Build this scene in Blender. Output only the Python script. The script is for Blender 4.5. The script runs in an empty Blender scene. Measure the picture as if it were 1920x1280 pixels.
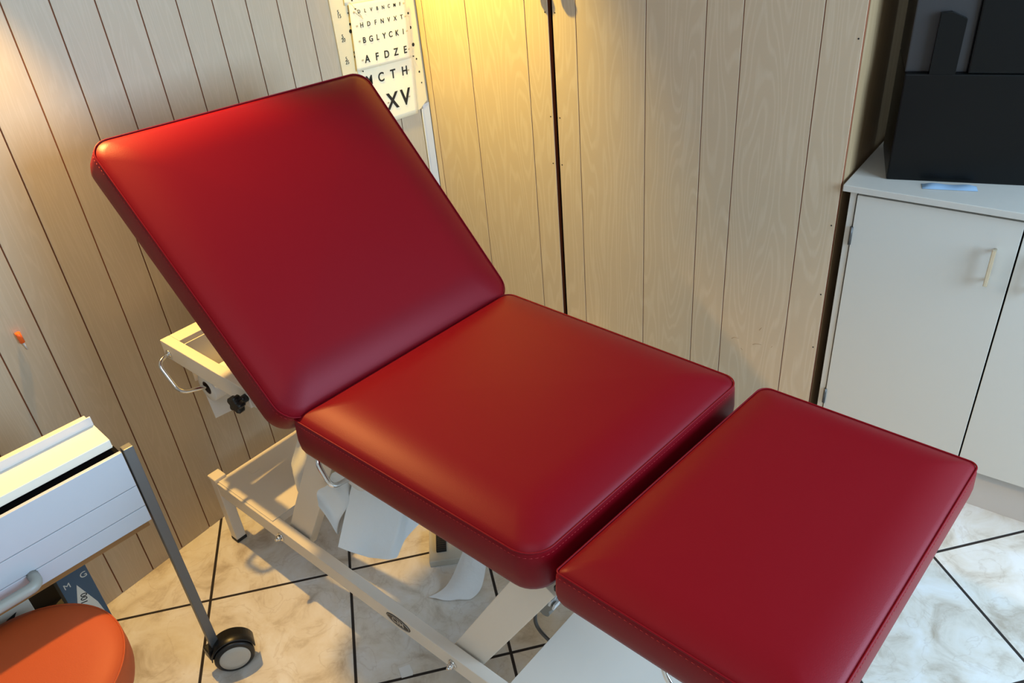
import bpy, bmesh, math, random
from mathutils import Vector, Matrix
random.seed(7)
C = bpy.context.scene.collection
S = bpy.context.scene
R = math.radians
PI = math.pi

# ------------------------------------------------------------------ camera
cam_d = bpy.data.cameras.new('camera')
cam = bpy.data.objects.new('camera', cam_d)
C.objects.link(cam)
cam_d.sensor_fit = 'HORIZONTAL'
cam_d.sensor_width = 36.0
cam_d.lens = 1502.32 / 1920 * 36.0
cam_d.clip_start = 0.02
RX = ((0.802968, 0.590554, -0.080557), (-0.267489, 0.477840, 0.836731), (0.532628, -0.650320, 0.541656))
rx, up, bk = Vector(RX[0]).normalized(), Vector(RX[1]), Vector(RX[2])
up = (up - rx * up.dot(rx)).normalized()
bk = rx.cross(up)
M = Matrix((rx, up, bk)).transposed().to_4x4()
M.translation = Vector((1.96965, 0.00000, 1.79637))
cam.matrix_world = M
S.camera = cam

# ------------------------------------------------------------------ world, lights, exposure
S.view_settings.view_transform = 'Standard'
S.view_settings.look = 'None'
S.view_settings.exposure = 0.0
S.view_settings.gamma = 1.0
S.view_settings.use_curve_mapping = False
w = bpy.data.worlds.new('world')
S.world = w
w.use_nodes = True
w.node_tree.nodes['Background'].inputs[0].default_value = (0.62, 0.78, 1.0, 1)
w.node_tree.nodes['Background'].inputs[1].default_value = 0.6


def lamp(name, kind, loc, energy, color, size=0.03, target=None, sy=None):
    d = bpy.data.lights.new(name, kind)
    d.energy = energy
    d.color = color
    if kind == 'AREA':
        d.shape = 'RECTANGLE'
        d.size = size
        d.size_y = sy or size
    else:
        d.shadow_soft_size = size
    o = bpy.data.objects.new(name, d)
    o.location = loc
    if target is not None:
        v = Vector(target) - Vector(loc)
        o.rotation_euler = v.to_track_quat('-Z', 'Y').to_euler()
    C.objects.link(o)
    return o


WARM = (1.0, 0.60, 0.16)
wl = lamp('wall_lamp_light', 'SPOT', (0.055, 0.775, 1.76), 100, WARM, 0.018, (1.22, 0.58, 0.0))
wl.data.spot_size = R(98)
wl.data.spot_blend = 0.5
sp = lamp('corner_spot_light', 'SPOT', (0.15, 1.62, 2.12), 175, (1.0, 0.71, 0.09), 0.03, (0.24, 2.07, 1.34))
sp.data.spot_size = R(66)
sp.data.spot_blend = 1.0
lamp('window_daylight', 'AREA', (3.5, 1.55, 1.6), 108, (0.50, 0.74, 1.0), 1.5, (0.5, 1.2, 1.0), 1.3)
lamp('overhead_fill_light', 'AREA', (1.9, -0.2, 2.42), 13, (0.84, 0.92, 1.0), 0.9, (1.9, 0.3, 0))  # added cool fill from above, no fixture behind it


# ------------------------------------------------------------------ materials
def lin(c):
    return tuple((x / 12.92 if x <= 0.04045 else ((x + 0.055) / 1.055) ** 2.4) for x in (v / 255 for v in c))


def mat(name, rgb, rough=0.5, metal=0.0, spec=0.5, noise=0.0, nscale=40, bump=0.0, bscale=200):
    m = bpy.data.materials.new(name)
    m.use_nodes = True
    nt = m.node_tree
    b = nt.nodes['Principled BSDF']
    c = lin(rgb)
    b.inputs['Base Color'].default_value = (*c, 1)
    b.inputs['Roughness'].default_value = rough
    b.inputs['Metallic'].default_value = metal
    b.inputs['Specular IOR Level'].default_value = spec
    tc = nt.nodes.new('ShaderNodeTexCoord')
    if noise > 0:
        n = nt.nodes.new('ShaderNodeTexNoise')
        n.inputs['Scale'].default_value = nscale
        n.inputs['Detail'].default_value = 5
        nt.links.new(tc.outputs['Object'], n.inputs['Vector'])
        mx = nt.nodes.new('ShaderNodeMix')
        mx.data_type = 'RGBA'
        mx.inputs[6].default_value = (*[v * (1 - noise) for v in c], 1)
        mx.inputs[7].default_value = (*[min(1, v * (1 + noise)) for v in c], 1)
        nt.links.new(n.outputs['Fac'], mx.inputs[0])
        nt.links.new(mx.outputs[2], b.inputs['Base Color'])
    if bump > 0:
        n2 = nt.nodes.new('ShaderNodeTexNoise')
        n2.inputs['Scale'].default_value = bscale
        n2.inputs['Detail'].default_value = 3
        nt.links.new(tc.outputs['Object'], n2.inputs['Vector'])
        bp = nt.nodes.new('ShaderNodeBump')
        bp.inputs['Strength'].default_value = bump
        bp.inputs['Distance'].default_value = 0.002
        nt.links.new(n2.outputs['Fac'], bp.inputs['Height'])
        nt.links.new(bp.outputs['Normal'], b.inputs['Normal'])
    return m


def wood_mat(name, base, light, rough, vec_scale, amount):
    """pale limed wood: stretched rings along Z, white pores"""
    m = bpy.data.materials.new(name)
    m.use_nodes = True
    nt = m.node_tree
    L = nt.links
    b = nt.nodes['Principled BSDF']
    b.inputs['Roughness'].default_value = rough
    tc = nt.nodes.new('ShaderNodeTexCoord')
    mp = nt.nodes.new('ShaderNodeMapping')
    mp.inputs['Scale'].default_value = vec_scale
    L.new(tc.outputs['Object'], mp.inputs['Vector'])
    n = nt.nodes.new('ShaderNodeTexNoise')
    n.inputs['Scale'].default_value = 1.0
    n.inputs['Detail'].default_value = 1.5
    n.inputs['Roughness'].default_value = 0.4
    L.new(mp.outputs['Vector'], n.inputs['Vector'])
    mul = nt.nodes.new('ShaderNodeMath')
    mul.operation = 'MULTIPLY'
    mul.inputs[1].default_value = 95.0
    L.new(n.outputs['Fac'], mul.inputs[0])
    sn = nt.nodes.new('ShaderNodeMath')
    sn.operation = 'SINE'
    L.new(mul.outputs[0], sn.inputs[0])
    mr = nt.nodes.new('ShaderNodeMapRange')
    mr.inputs[1].default_value = 0.1
    mr.inputs[2].default_value = 1.0
    L.new(sn.outputs[0], mr.inputs[0])
    # fine pores
    mp2 = nt.nodes.new('ShaderNodeMapping')
    mp2.inputs['Scale'].default_value = (420, 420, 22)
    L.new(tc.outputs['Object'], mp2.inputs['Vector'])
    n2 = nt.nodes.new('ShaderNodeTexNoise')
    n2.inputs['Scale'].default_value = 1.0
    n2.inputs['Detail'].default_value = 2
    L.new(mp2.outputs['Vector'], n2.inputs['Vector'])
    m2 = nt.nodes.new('ShaderNodeMath')
    m2.operation = 'MULTIPLY'
    L.new(mr.outputs[0], m2.inputs[0])
    L.new(n2.outputs['Fac'], m2.inputs[1])
    m3 = nt.nodes.new('ShaderNodeMath')
    m3.operation = 'MULTIPLY'
    m3.inputs[1].default_value = amount
    L.new(m2.outputs[0], m3.inputs[0])
    mx = nt.nodes.new('ShaderNodeMix')
    mx.data_type = 'RGBA'
    mx.inputs[6].default_value = (*lin(base), 1)
    mx.inputs[7].default_value = (*lin(light), 1)
    L.new(m3.outputs[0], mx.inputs[0])
    L.new(mx.outputs[2], b.inputs['Base Color'])
    return m


def leather_mat(name, rgb, rough, spec):
    m = bpy.data.materials.new(name)
    m.use_nodes = True
    nt = m.node_tree
    L = nt.links
    b = nt.nodes['Principled BSDF']
    b.inputs['Base Color'].default_value = (*lin(rgb), 1)
    b.inputs['Roughness'].default_value = rough
    b.inputs['Specular IOR Level'].default_value = spec
    b.inputs['Specular Tint'].default_value = (1.0, 0.56, 0.62, 1)
    tc = nt.nodes.new('ShaderNodeTexCoord')
    v = nt.nodes.new('ShaderNodeTexVoronoi')
    v.inputs['Scale'].default_value = 650
    L.new(tc.outputs['Object'], v.inputs['Vector'])
    bp = nt.nodes.new('ShaderNodeBump')
    bp.inputs['Strength'].default_value = 0.12
    bp.inputs['Distance'].default_value = 0.0006
    L.new(v.outputs['Distance'], bp.inputs['Height'])
    L.new(bp.outputs['Normal'], b.inputs['Normal'])
    return m


def tile_mat():
    """marbled stoneware laid at an angle with dark open joints"""
    m = bpy.data.materials.new('marbled_tile')
    m.use_nodes = True
    nt = m.node_tree
    L = nt.links
    N = nt.nodes.new
    b = nt.nodes['Principled BSDF']
    tc = N('ShaderNodeTexCoord')
    mp = N('ShaderNodeMapping')
    mp.vector_type = 'TEXTURE'
    mp.inputs['Location'].default_value = (0.2491, 0.6299, 0)
    mp.inputs['Rotation'].default_value = (0, 0, R(48.38))
    mp.inputs['Scale'].default_value = (0.3996, 0.3996, 0.3996)
    L.new(tc.outputs['Object'], mp.inputs['Vector'])
    sx = N('ShaderNodeSeparateXYZ')
    L.new(mp.outputs['Vector'], sx.inputs[0])

    def edge(sock):
        f = N('ShaderNodeMath'); f.operation = 'FRACT'
        L.new(sock, f.inputs[0])
        a = N('ShaderNodeMath'); a.operation = 'SUBTRACT'; a.inputs[1].default_value = 0.5
        L.new(f.outputs[0], a.inputs[0])
        c = N('ShaderNodeMath'); c.operation = 'ABSOLUTE'
        L.new(a.outputs[0], c.inputs[0])
        return c.outputs[0]                      # 0.5 on the joint
    mxm = N('ShaderNodeMath'); mxm.operation = 'MAXIMUM'
    L.new(edge(sx.outputs[0]), mxm.inputs[0])
    L.new(edge(sx.outputs[1]), mxm.inputs[1])
    j = N('ShaderNodeMapRange')
    j.inputs[1].default_value = 0.4892
    j.inputs[2].default_value = 0.4910
    L.new(mxm.outputs[0], j.inputs[0])
    n = N('ShaderNodeTexNoise')
    n.inputs['Scale'].default_value = 9
    n.inputs['Detail'].default_value = 8
    n.inputs['Roughness'].default_value = 0.62
    n.inputs['Distortion'].default_value = 0.6
    L.new(tc.outputs['Object'], n.inputs['Vector'])
    cr = N('ShaderNodeValToRGB')
    e = cr.color_ramp.elements
    e[0].position = 0.30
    e[0].color = (*lin((168, 155, 138)), 1)
    e[1].position = 0.66
    e[1].color = (*lin((214, 212, 208)), 1)
    x = e.new(0.47)
    x.color = (*lin((203, 196, 184)), 1)
    L.new(n.outputs['Fac'], cr.inputs[0])
    # thin veins
    n2 = N('ShaderNodeTexNoise')
    n2.inputs['Scale'].default_value = 7
    n2.inputs['Detail'].default_value = 6
    n2.inputs['Distortion'].default_value = 1.4
    L.new(tc.outputs['Object'], n2.inputs['Vector'])
    s1 = N('ShaderNodeMath'); s1.operation = 'SUBTRACT'; s1.inputs[1].default_value = 0.5
    L.new(n2.outputs['Fac'], s1.inputs[0])
    s2 = N('ShaderNodeMath'); s2.operation = 'ABSOLUTE'
    L.new(s1.outputs[0], s2.inputs[0])
    vr = N('ShaderNodeMapRange')
    vr.inputs[1].default_value = 0.0
    vr.inputs[2].default_value = 0.018
    vr.inputs[3].default_value = 0.22
    vr.inputs[4].default_value = 0.0
    L.new(s2.outputs[0], vr.inputs[0])
    vm = N('ShaderNodeMix'); vm.data_type = 'RGBA'
    vm.inputs[7].default_value = (*lin((150, 128, 108)), 1)
    L.new(vr.outputs[0], vm.inputs[0])
    L.new(cr.outputs[0], vm.inputs[6])
    fm = N('ShaderNodeMix'); fm.data_type = 'RGBA'
    fm.inputs[7].default_value = (*lin((34, 26, 22)), 1)
    L.new(j.outputs[0], fm.inputs[0])
    L.new(vm.outputs[2], fm.inputs[6])
    L.new(fm.outputs[2], b.inputs['Base Color'])
    rr = N('ShaderNodeMapRange')
    rr.inputs[3].default_value = 0.42
    rr.inputs[4].default_value = 0.9
    L.new(j.outputs[0], rr.inputs[0])
    L.new(rr.outputs[0], b.inputs['Roughness'])
    bp = N('ShaderNodeBump')
    bp.inputs['Strength'].default_value = 0.6
    bp.inputs['Distance'].default_value = 0.003
    bp.invert = True
    L.new(j.outputs[0], bp.inputs['Height'])
    L.new(bp.outputs['Normal'], b.inputs['Normal'])
    return m


M_TILE = tile_mat()
M_WALL = wood_mat('limed_wall_board', (178, 163, 140), (194, 181, 160), 0.55, (26, 26, 1.6), 0.5)
M_GROOVE = mat('groove_brown', (118, 62, 30), 0.8)
M_DOOR = wood_mat('limed_door_board', (190, 168, 140), (218, 202, 178), 0.5, (13, 13, 1.5), 0.42)
M_DOORSIDE = wood_mat('wardrobe_side_wood', (150, 122, 88), (176, 150, 116), 0.5, (14, 14, 0.8), 0.6)  # side panel's shade put into a darker brown; scuffs share it
M_GAPSHADE = mat('gap_shade_black', (10, 9, 9), 0.9, spec=0.1)  # black that stands in for shade in narrow gaps
M_RED = leather_mat('red_leather', (110, 5, 18), 0.45, 0.24)
M_REDTHREAD = mat('red_thread', (150, 22, 30), 0.7)
M_REDLIT = leather_mat('lamplit_red_leather', (176, 78, 38), 0.5, 0.25)  # red stool leather with warm lamplight put into the colour
M_ENAMEL = mat('white_enamel', (214, 206, 194), 0.32, noise=0.02, nscale=14)
M_CHROME = mat('chrome', (225, 225, 225), 0.12, 1.0)
M_STEEL = mat('grey_steel', (112, 112, 112), 0.45, 0.6)
M_DKSTEEL = mat('dark_steel', (86, 84, 82), 0.4, 0.6)
M_PLASTIC = mat('black_plastic', (14, 14, 15), 0.38)
M_RUBBER = mat('black_rubber', (22, 21, 20), 0.7)
M_PAPER = mat('white_paper', (218, 218, 216), 0.9, spec=0.1, bump=0.9, bscale=34)
M_CARD = mat('brown_card', (70, 52, 40), 0.9)
M_CHARTOLD = mat('yellowed_card', (222, 205, 165), 0.75, noise=0.03, nscale=20)
M_CHART = mat('ivory_card', (232, 222, 192), 0.7, noise=0.02, nscale=20)
M_INK = mat('black_ink', (18, 16, 14), 0.8)
M_INKPALE = mat('pale_ink', (176, 160, 128), 0.8)
M_CAB = mat('grey_white_laminate', (197, 192, 182), 0.45, noise=0.012, nscale=300)
M_COUNTER = mat('pale_worktop', (190, 184, 174), 0.35, noise=0.03, nscale=60)
M_PLINTH = mat('grey_plinth', (190, 184, 178), 0.5)
M_TROLLEY = mat('white_lacquer', (184, 188, 194), 0.4, noise=0.015, nscale=10)
M_RIM = mat('white_tray_rim', (200, 200, 200), 0.45)
M_HANDLE = mat('grey_plastic', (150, 150, 142), 0.4)
M_WOODBROWN = mat('brown_board', (140, 96, 48), 0.6, noise=0.15, nscale=30)
M_GLOSSBLACK = mat('gloss_black', (7, 8, 8), 0.3, spec=0.25)
M_DKGREY = mat('brushed_dark_grey', (52, 50, 50), 0.4, 0.3)
M_BLUE = mat('pale_blue_cloth', (124, 148, 170), 0.9)
M_BOXBLUE = mat('slate_blue_card', (52, 70, 84), 0.6)
M_BOXPALE = mat('pale_card', (190, 182, 166), 0.7)
M_BOXRED = mat('dark_red_cloth', (150, 26, 34), 0.8)
M_PEN = mat('orange_plastic', (240, 100, 30), 0.4)
M_ALU = mat('aluminium', (205, 206, 208), 0.3, 1.0)
M_GOLD = mat('pale_brass', (226, 214, 190), 0.25, 0.9)
M_PAINT = mat('white_wall_paint', (214, 208, 198), 0.8)
M_CEIL = mat('ceiling_paint', (170, 166, 158), 0.9)
M_GREYTEETH = mat('grey_rack', (128, 126, 120), 0.5)
M_WHITETEETH = mat('pale_rack_tooth', (215, 218, 222), 0.4)
M_LINENDARK = mat('dark_badge', (44, 40, 38), 0.35, 0.3)
M_BADGETEXT = mat('silver_lettering', (196, 196, 194), 0.35, 0.6)


# ------------------------------------------------------------------ mesh helpers
class MB:
    def __init__(self):
        self.bm = bmesh.new()
        self.mi = 0

    def _set(self, faces, smooth=False):
        for f in faces:
            f.material_index = self.mi
            f.smooth = smooth

    def box(self, a, b, bev=0.0):
        """axis box between corners a and b"""
        r = bmesh.ops.create_cube(self.bm, size=1)
        c = [(p + q) / 2 for p, q in zip(a, b)]
        s = [abs(q - p) for p, q in zip(a, b)]
        for v in r['verts']:
            v.co = Vector((v.co.x * s[0] + c[0], v.co.y * s[1] + c[1], v.co.z * s[2] + c[2]))
        fs = set(f for v in r['verts'] for f in v.link_faces)
        self._set(fs)
        if bev > 0:
            es = set(e for f in fs for e in f.edges)
            rr = bmesh.ops.bevel(self.bm, geom=list(es), offset=bev, segments=2, affect='EDGES', profile=0.6)
            self._set(rr['faces'])
        return self

    def obox(self, o, ax, ay, az, bev=0.0):
        """box from corner o along three vectors"""
        o, ax, ay, az = map(Vector, (o, ax, ay, az))
        vs = [self.bm.verts.new(o + ax * i + ay * j + az * k) for k in (0, 1) for j in (0, 1) for i in (0, 1)]
        fs = []
        for q in ((0, 2, 3, 1), (4, 5, 7, 6), (0, 1, 5, 4), (2, 6, 7, 3), (0, 4, 6, 2), (1, 3, 7, 5)):
            fs.append(self.bm.faces.new([vs[i] for i in q]))
        self._set(fs)
        bmesh.ops.recalc_face_normals(self.bm, faces=fs)
        if bev > 0:
            es = set(e for f in fs for e in f.edges)
            rr = bmesh.ops.bevel(self.bm, geom=list(es), offset=bev, segments=2, affect='EDGES', profile=0.6)
            self._set(rr['faces'])
        return self

    def loft(self, rings, closed=True, cap0=False, cap1=False, smooth=True):
        vr = [[self.bm.verts.new(p) for p in r] for r in rings]
        fs = []
        n = len(vr[0])
        for a, b in zip(vr, vr[1:]):
            for i in range(n if closed else n - 1):
                k = (i + 1) % n
                fs.append(self.bm.faces.new((a[i], a[k], b[k], b[i])))
        caps = []
        if cap0:
            caps.append(self.bm.faces.new(list(reversed(vr[0]))))
        if cap1:
            caps.append(self.bm.faces.new(vr[-1]))
        self._set(fs, smooth)
        self._set(caps, False)
        return self

    def tube(self, pts, r, n=10, closed=False, caps=True):
        pts = [Vector(p) for p in pts]
        rings = []
        m = len(pts)
        prev = None
        for i, p in enumerate(pts):
            if closed:
                t = pts[(i + 1) % m] - pts[i - 1]
            else:
                t = pts[min(i + 1, m - 1)] - pts[max(i - 1, 0)]
            t.normalize()
            if prev is None:
                a = t.orthogonal().normalized()
            else:
                a = (prev - t * prev.dot(t)).normalized()
            prev = a
            b = t.cross(a)
            rings.append([p + (a * math.cos(2 * PI * k / n) + b * math.sin(2 * PI * k / n)) * r for k in range(n)])
        if closed:
            rings.append(rings[0])
        self.loft(rings, cap0=caps and not closed, cap1=caps and not closed)
        return self

    def cyl(self, a, b, r, n=24, r2=None):
        a, b = Vector(a), Vector(b)
        t = (b - a).normalized()
        x = t.orthogonal().normalized()
        y = t.cross(x)
        rings = [[p + (x * math.cos(2 * PI * k / n) + y * math.sin(2 * PI * k / n)) * q for k in range(n)] for p, q in ((a, r), (b, r2 if r2 is not None else r))]
        return self.loft(rings, cap0=True, cap1=True)

    def lathe(self, o, axis, prof, n=32, cap0=True, cap1=True):
        """prof: (radius, height along axis)"""
        o = Vector(o)
        t = Vector(axis).normalized()
        x = t.orthogonal().normalized()
        y = t.cross(x)
        rings = [[o + t * h + (x * math.cos(2 * PI * k / n) + y * math.sin(2 * PI * k / n)) * r for k in range(n)] for r, h in prof]
        return self.loft(rings, cap0=cap0, cap1=cap1)

    def grid(self, fn, nu, nv):
        rows = [[fn(i / nu, j / nv) for i in range(nu + 1)] for j in range(nv + 1)]
        return self.loft(rows, closed=False)

    def prism(self, outline, off):
        """extrude a polygon by vector off"""
        off = Vector(off)
        return self.loft([[Vector(p) for p in outline], [Vector(p) + off for p in outline]], cap0=True, cap1=True, smooth=False)

    def build(self, name, mats, parent=None, recalc=True, loc=None):
        if recalc:
            bmesh.ops.recalc_face_normals(self.bm, faces=self.bm.faces[:])
        me = bpy.data.meshes.new(name)
        self.bm.to_mesh(me)
        self.bm.free()
        for m in (mats if isinstance(mats, (list, tuple)) else [mats]):
            me.materials.append(m)
        o = bpy.data.objects.new(name, me)
        C.objects.link(o)
        if parent is not None:
            o.parent = parent
            o.matrix_parent_inverse = Matrix.Identity(4)
            # geometry is written in world metres: undo every ancestor's offset
            off = Vector((0, 0, 0))
            p = parent
            while p is not None:
                off += p.location
                p = p.parent
            o.location = -off
        return o


def thing(name, label, cat, loc, group=None):
    o = bpy.data.objects.new(name, None)
    o.empty_display_size = 0.05
    o.location = loc
    C.objects.link(o)
    tag(o, label, cat, group)
    return o


def tag(o, label, cat, group=None):
    o['label'] = label
    o['category'] = cat
    if group:
        o['group'] = group
    return o


def struct(o):
    o['kind'] = 'structure'
    return o


def part(o, label):
    o['label'] = label
    return o


def text(name, body, size, origin, xd, yd, m, parent, depth=0.0004, bold=0.0, space=1.0):
    cu = bpy.data.curves.new(name, 'FONT')
    cu.body = body
    cu.size = size
    cu.extrude = depth
    cu.offset = bold
    cu.align_x = 'CENTER'
    cu.align_y = 'CENTER'
    cu.space_character = space
    tmp = bpy.data.objects.new(name, cu)
    C.objects.link(tmp)
    dg = bpy.context.evaluated_depsgraph_get()
    me = bpy.data.meshes.new_from_object(tmp.evaluated_get(dg))
    bpy.data.objects.remove(tmp)
    xd, yd = Vector(xd).normalized(), Vector(yd).normalized()
    zd = xd.cross(yd)
    T = Matrix((xd, yd, zd)).transposed().to_4x4()
    T.translation = Vector(origin)
    me.transform(T)
    me.materials.clear()
    me.materials.append(m)
    return me


def merge_text(name, items, parent):
    """several letters that make one line of print -> one mesh part"""
    bm = bmesh.new()
    mats = []
    for me in items:
        mats = list(me.materials)
        bm.from_mesh(me)
    b = MB()
    b.bm.free()
    b.bm = bm
    return b.build(name, mats[0], parent, recalc=False)


def arc(c, a, b, n=6):
    """quarter bend between two tangent corner vectors"""
    c, a, b = Vector(c), Vector(a), Vector(b)
    return [c + (a - c) * (1 - t) ** 2 + (b - c) * t ** 2 for t in [i / n for i in range(n + 1)]]


def rodpath(pts, r, n=6):
    out = [Vector(pts[0])]
    for p, q, s in zip(pts, pts[1:], pts[2:]):
        p, q, s = Vector(p), Vector(q), Vector(s)
        a = q + (p - q).normalized() * r
        b = q + (s - q).normalized() * r
        for i in range(n + 1):
            t = i / n
            out.append(a * (1 - t) ** 2 + q * 2 * t * (1 - t) + b * t ** 2)
    out.append(Vector(pts[-1]))
    return out


# ------------------------------------------------------------------ room shell
b = MB()
b.box((-0.05, -1.35, -0.06), (3.65, 2.75, 0.0))
struct(b.build('floor', M_TILE))
b = MB()
b.box((-0.05, -1.35, 2.5), (3.65, 2.75, 2.56))
struct(b.build('ceiling', M_CEIL))

# left wall: tongue boards with dark grooves
Y0, PITCH = 0.8070, 0.10159
b = MB()
b.mi = 1
b.box((-0.07, -1.35, 0), (-0.0030, 2.75, 2.5))
b.mi = 0
k = -22
while Y0 + k * PITCH < 2.7:
    ya, yb = Y0 + k * PITCH + 0.0017, Y0 + (k + 1) * PITCH - 0.0017
    b.box((-0.0031, max(ya, -1.35), 0), (0.0, min(yb, 2.7), 2.5), 0.0008)
    k += 1
struct(b.build('wall_left', [M_WALL, M_GROOVE]))

b = MB()
b.box((0.0, 2.66, 0), (3.65, 2.75, 2.5))
struct(b.build('wall_back', M_PAINT))
b = MB()
b.box((0.0, -1.35, 0), (3.65, -1.28, 2.5))
struct(b.build('wall_front', M_PAINT))
# right wall with the window opening
b = MB()
WY0, WY1, WZ0, WZ1 = 0.75, 2.35, 0.95, 2.3
b.box((3.58, -1.28, 0), (3.65, 2.66, WZ0))
b.box((3.58, -1.28, WZ1), (3.65, 2.66, 2.5))
b.box((3.58, -1.28, WZ0), (3.65, WY0, WZ1))
b.box((3.58, WY1, WZ0), (3.65, 2.66, WZ1))
struct(b.build('wall_right', M_PAINT))
b = MB()
for y in (WY0, (WY0 + WY1) / 2 - 0.025, WY1 - 0.05):
    b.box((3.60, y, WZ0), (3.64, y + 0.05, WZ1))
b.box((3.60, WY0, WZ0), (3.64, WY1, WZ0 + 0.05))
b.box((3.60, WY0, WZ1 - 0.05), (3.64, WY1, WZ1))
struct(b.build('window_1', M_RIM))
# corner trim between the left wall and the wardrobe
b = MB()
b.box((0.0, 2.026, 0), (0.004, 2.034, 0.982), 0.001)
b.box((0.0, 2.036, 0), (0.002, 2.069, 0.996), 0.0005)
struct(b.build('trim_1', M_RIM))

# ------------------------------------------------------------------ wardrobe
DY = 2.07
wd = thing('wardrobe', 'tall pale limed-wood wardrobe with grooved plank doors in the corner', 'wardrobe', (0.72, 2.36, 0))
b = MB()
b.box((0.026, DY + 0.03, 0.02), (1.41, 2.64, 2.28))
b.build('body', M_GAPSHADE, wd)  # body coloured black as the shade inside the door gap
b = MB()
b.box((1.412, DY + 0.022, 0.0), (1.434, 2.64, 2.30), 0.001)
b.build('side_panel', M_DOORSIDE, wd)


def plank_door(x0, x1, grooves, name='door'):
    bb = MB()
    bb.mi = 1
    bb.box((x0 + 0.001, DY + 0.0022, 0.02), (x1 - 0.001, DY + 0.020, 2.30))
    bb.mi = 0
    xs = [x0] + list(grooves) + [x1]
    for i in range(len(xs) - 1):
        a = xs[i] + (0.0013 if i else 0)
        c = xs[i + 1] - (0.0013 if i < len(xs) - 2 else 0)
        bb.box((a, DY, 0.02), (c, DY + 0.0023, 2.30), 0.0007)
    return bb.build(name, [M_DOOR, M_GROOVE], wd)


dl = plank_door(0.004, 0.530, (0.028, 0.2135, 0.4462))
dr = plank_door(0.5475, 1.434, (0.628, 0.8565, 1.034, 1.1352, 1.3370))
for door, x in ((dl, 0.507), (dr, 0.577)):
    b = MB()
    b.lathe((x, DY, 1.392), (0, -1, 0), [(0.010, 0), (0.008, 0.012), (0.016, 0.018), (0.0215, 0.027), (0.019, 0.036), (0.010, 0.041)], 24)
    part(b.build('knob', M_PLASTIC, door), 'black round knob')
for door, pts in ((dl, [(0.521, 1.318), (0.521, 1.005), (0.521, 0.85)]), (dr, [(0.556, 1.318), (0.556, 1.005), (0.556, 0.85), (1.424, 1.30), (1.425, 0.815), (1.424, 0.60), (1.424, 0.42)])):
    for x, z in pts:
        b = MB()
        b.cyl((x, DY + 0.001, z), (x, DY - 0.0006, z), 0.0022, 8)
        b.build('nail_head', M_INK, door)

for pts in ([(1.2415, 0.462), (1.2500, 0.468), (1.2600, 0.470), (1.2690, 0.470)], [(1.1720, 0.463), (1.1800, 0.470), (1.1950, 0.471)], [(1.2050, 0.437), (1.2105, 0.433)], [(1.3000, 0.470), (1.3030, 0.476)], [(1.2580, 0.520), (1.2640, 0.531)]):
    b = MB()
    b.tube([(x, DY - 0.0001, z - 0.092) for x, z in pts], 0.0006, 5)
    b.build('scuff', M_DOORSIDE, dr)

# ------------------------------------------------------------------ base cabinet
cb = thing('base_cabinet', 'grey-white two-door base cabinet on a plinth beside the wardrobe', 'cabinet', (1.98, 2.36, 0))
b = MB()
b.box((1.460, DY + 0.004, 0.150), (1.476, 2.62, 0.922), 0.001)
b.box((1.476, DY + 0.022, 0.150), (2.50, 2.62, 0.168))
b.box((1.476, 2.60, 0.168), (2.50, 2.62, 0.922))
b.box((2.484, DY + 0.004, 0.150), (2.50, 2.60, 0.922), 0.001)
b.build('carcass', M_CAB, cb)
b = MB()
b.box((1.470, DY + 0.042, 0.0), (2.50, DY + 0.058, 0.150))
b.build('plinth', M_PLINTH, cb)
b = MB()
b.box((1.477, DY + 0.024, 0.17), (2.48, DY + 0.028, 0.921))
b.build('gap_shade_board', M_GAPSHADE, cb)  # black board added behind the doors as painted gap shade
for (x0, x1) in ((1.4795, 1.8615), (1.8655, 2.4815)):
    b = MB()
    b.box((x0, DY, 0.154), (x1, DY + 0.018, 0.9125), 0.0012)
    d = b.build('door', M_CAB, cb)
    hx = 1.8165 if x0 < 1.6 else 1.92
    b = MB()
    b.box((hx - 0.005, DY - 0.028, 0.742), (hx + 0.005, DY - 0.019, 0.842), 0.002)
    b.cyl((hx, DY - 0.020, 0.752), (hx, DY, 0.752), 0.004, 10)
    b.cyl((hx, DY - 0.020, 0.832), (hx, DY, 0.832), 0.004, 10)
    part(b.build('handle', M_GOLD, d), 'pale metal bar handle')
    if x0 < 1.6:
        for z in (0.797, 0.262):
            b = MB()
            b.cyl((1.4778, DY - 0.001, z - 0.026), (1.4778, DY - 0.001, z + 0.026), 0.0042, 10)
            part(b.build('hinge', M_DKSTEEL, d), 'grey steel hinge barrel')
ct = MB().box((1.4435, DY - 0.014, 0.9225), (2.52, 2.64, 0.9405), 0.002).build('worktop', M_COUNTER)
tag(ct, 'thin pale worktop lying on the grey-white base cabinet', 'worktop')

# dark appliance on the worktop
ca, sa = math.cos(R(17)), math.sin(R(17))
AX, AY, AO = Vector((ca, sa, 0)), Vector((-sa, ca, 0)), Vector((1.527, 2.134, 0.9407))
Zv = Vector((0, 0, 1))
ap = thing('black_appliance', 'tall boxy black appliance standing on the pale worktop', 'appliance', (1.8, 2.3, 0.9407))
b = MB()
b.obox(AO, AX * 0.62, AY * 0.25, Zv * 0.27, 0.004)
b.build('base_housing', M_GLOSSBLACK, ap)
b = MB()
b.obox(AO + AY * 0.016 + Zv * 0.2702, AX * 0.135, AY * 0.234, Zv * 0.50, 0.003)
part(b.build('back_panel', M_DKGREY, ap), 'dark grey brushed back panel')
b = MB()
b.obox(AO + AX * 0.1352 + AY * 0.004 + Zv * 0.2702, AX * 0.485, AY * 0.246, Zv * 0.50, 0.004)
b.build('tower', M_GLOSSBLACK, ap)
b = MB()
o = AO + AX * 0.052 - AY * 0.004 + Zv * 0.2702
b.prism([o, o + AX * 0.056, o + AX * 0.058 + Zv * 0.125, o + AX * 0.025 + Zv * 0.140, o + AX * 0.002 + Zv * 0.138], AY * 0.0195)
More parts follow.
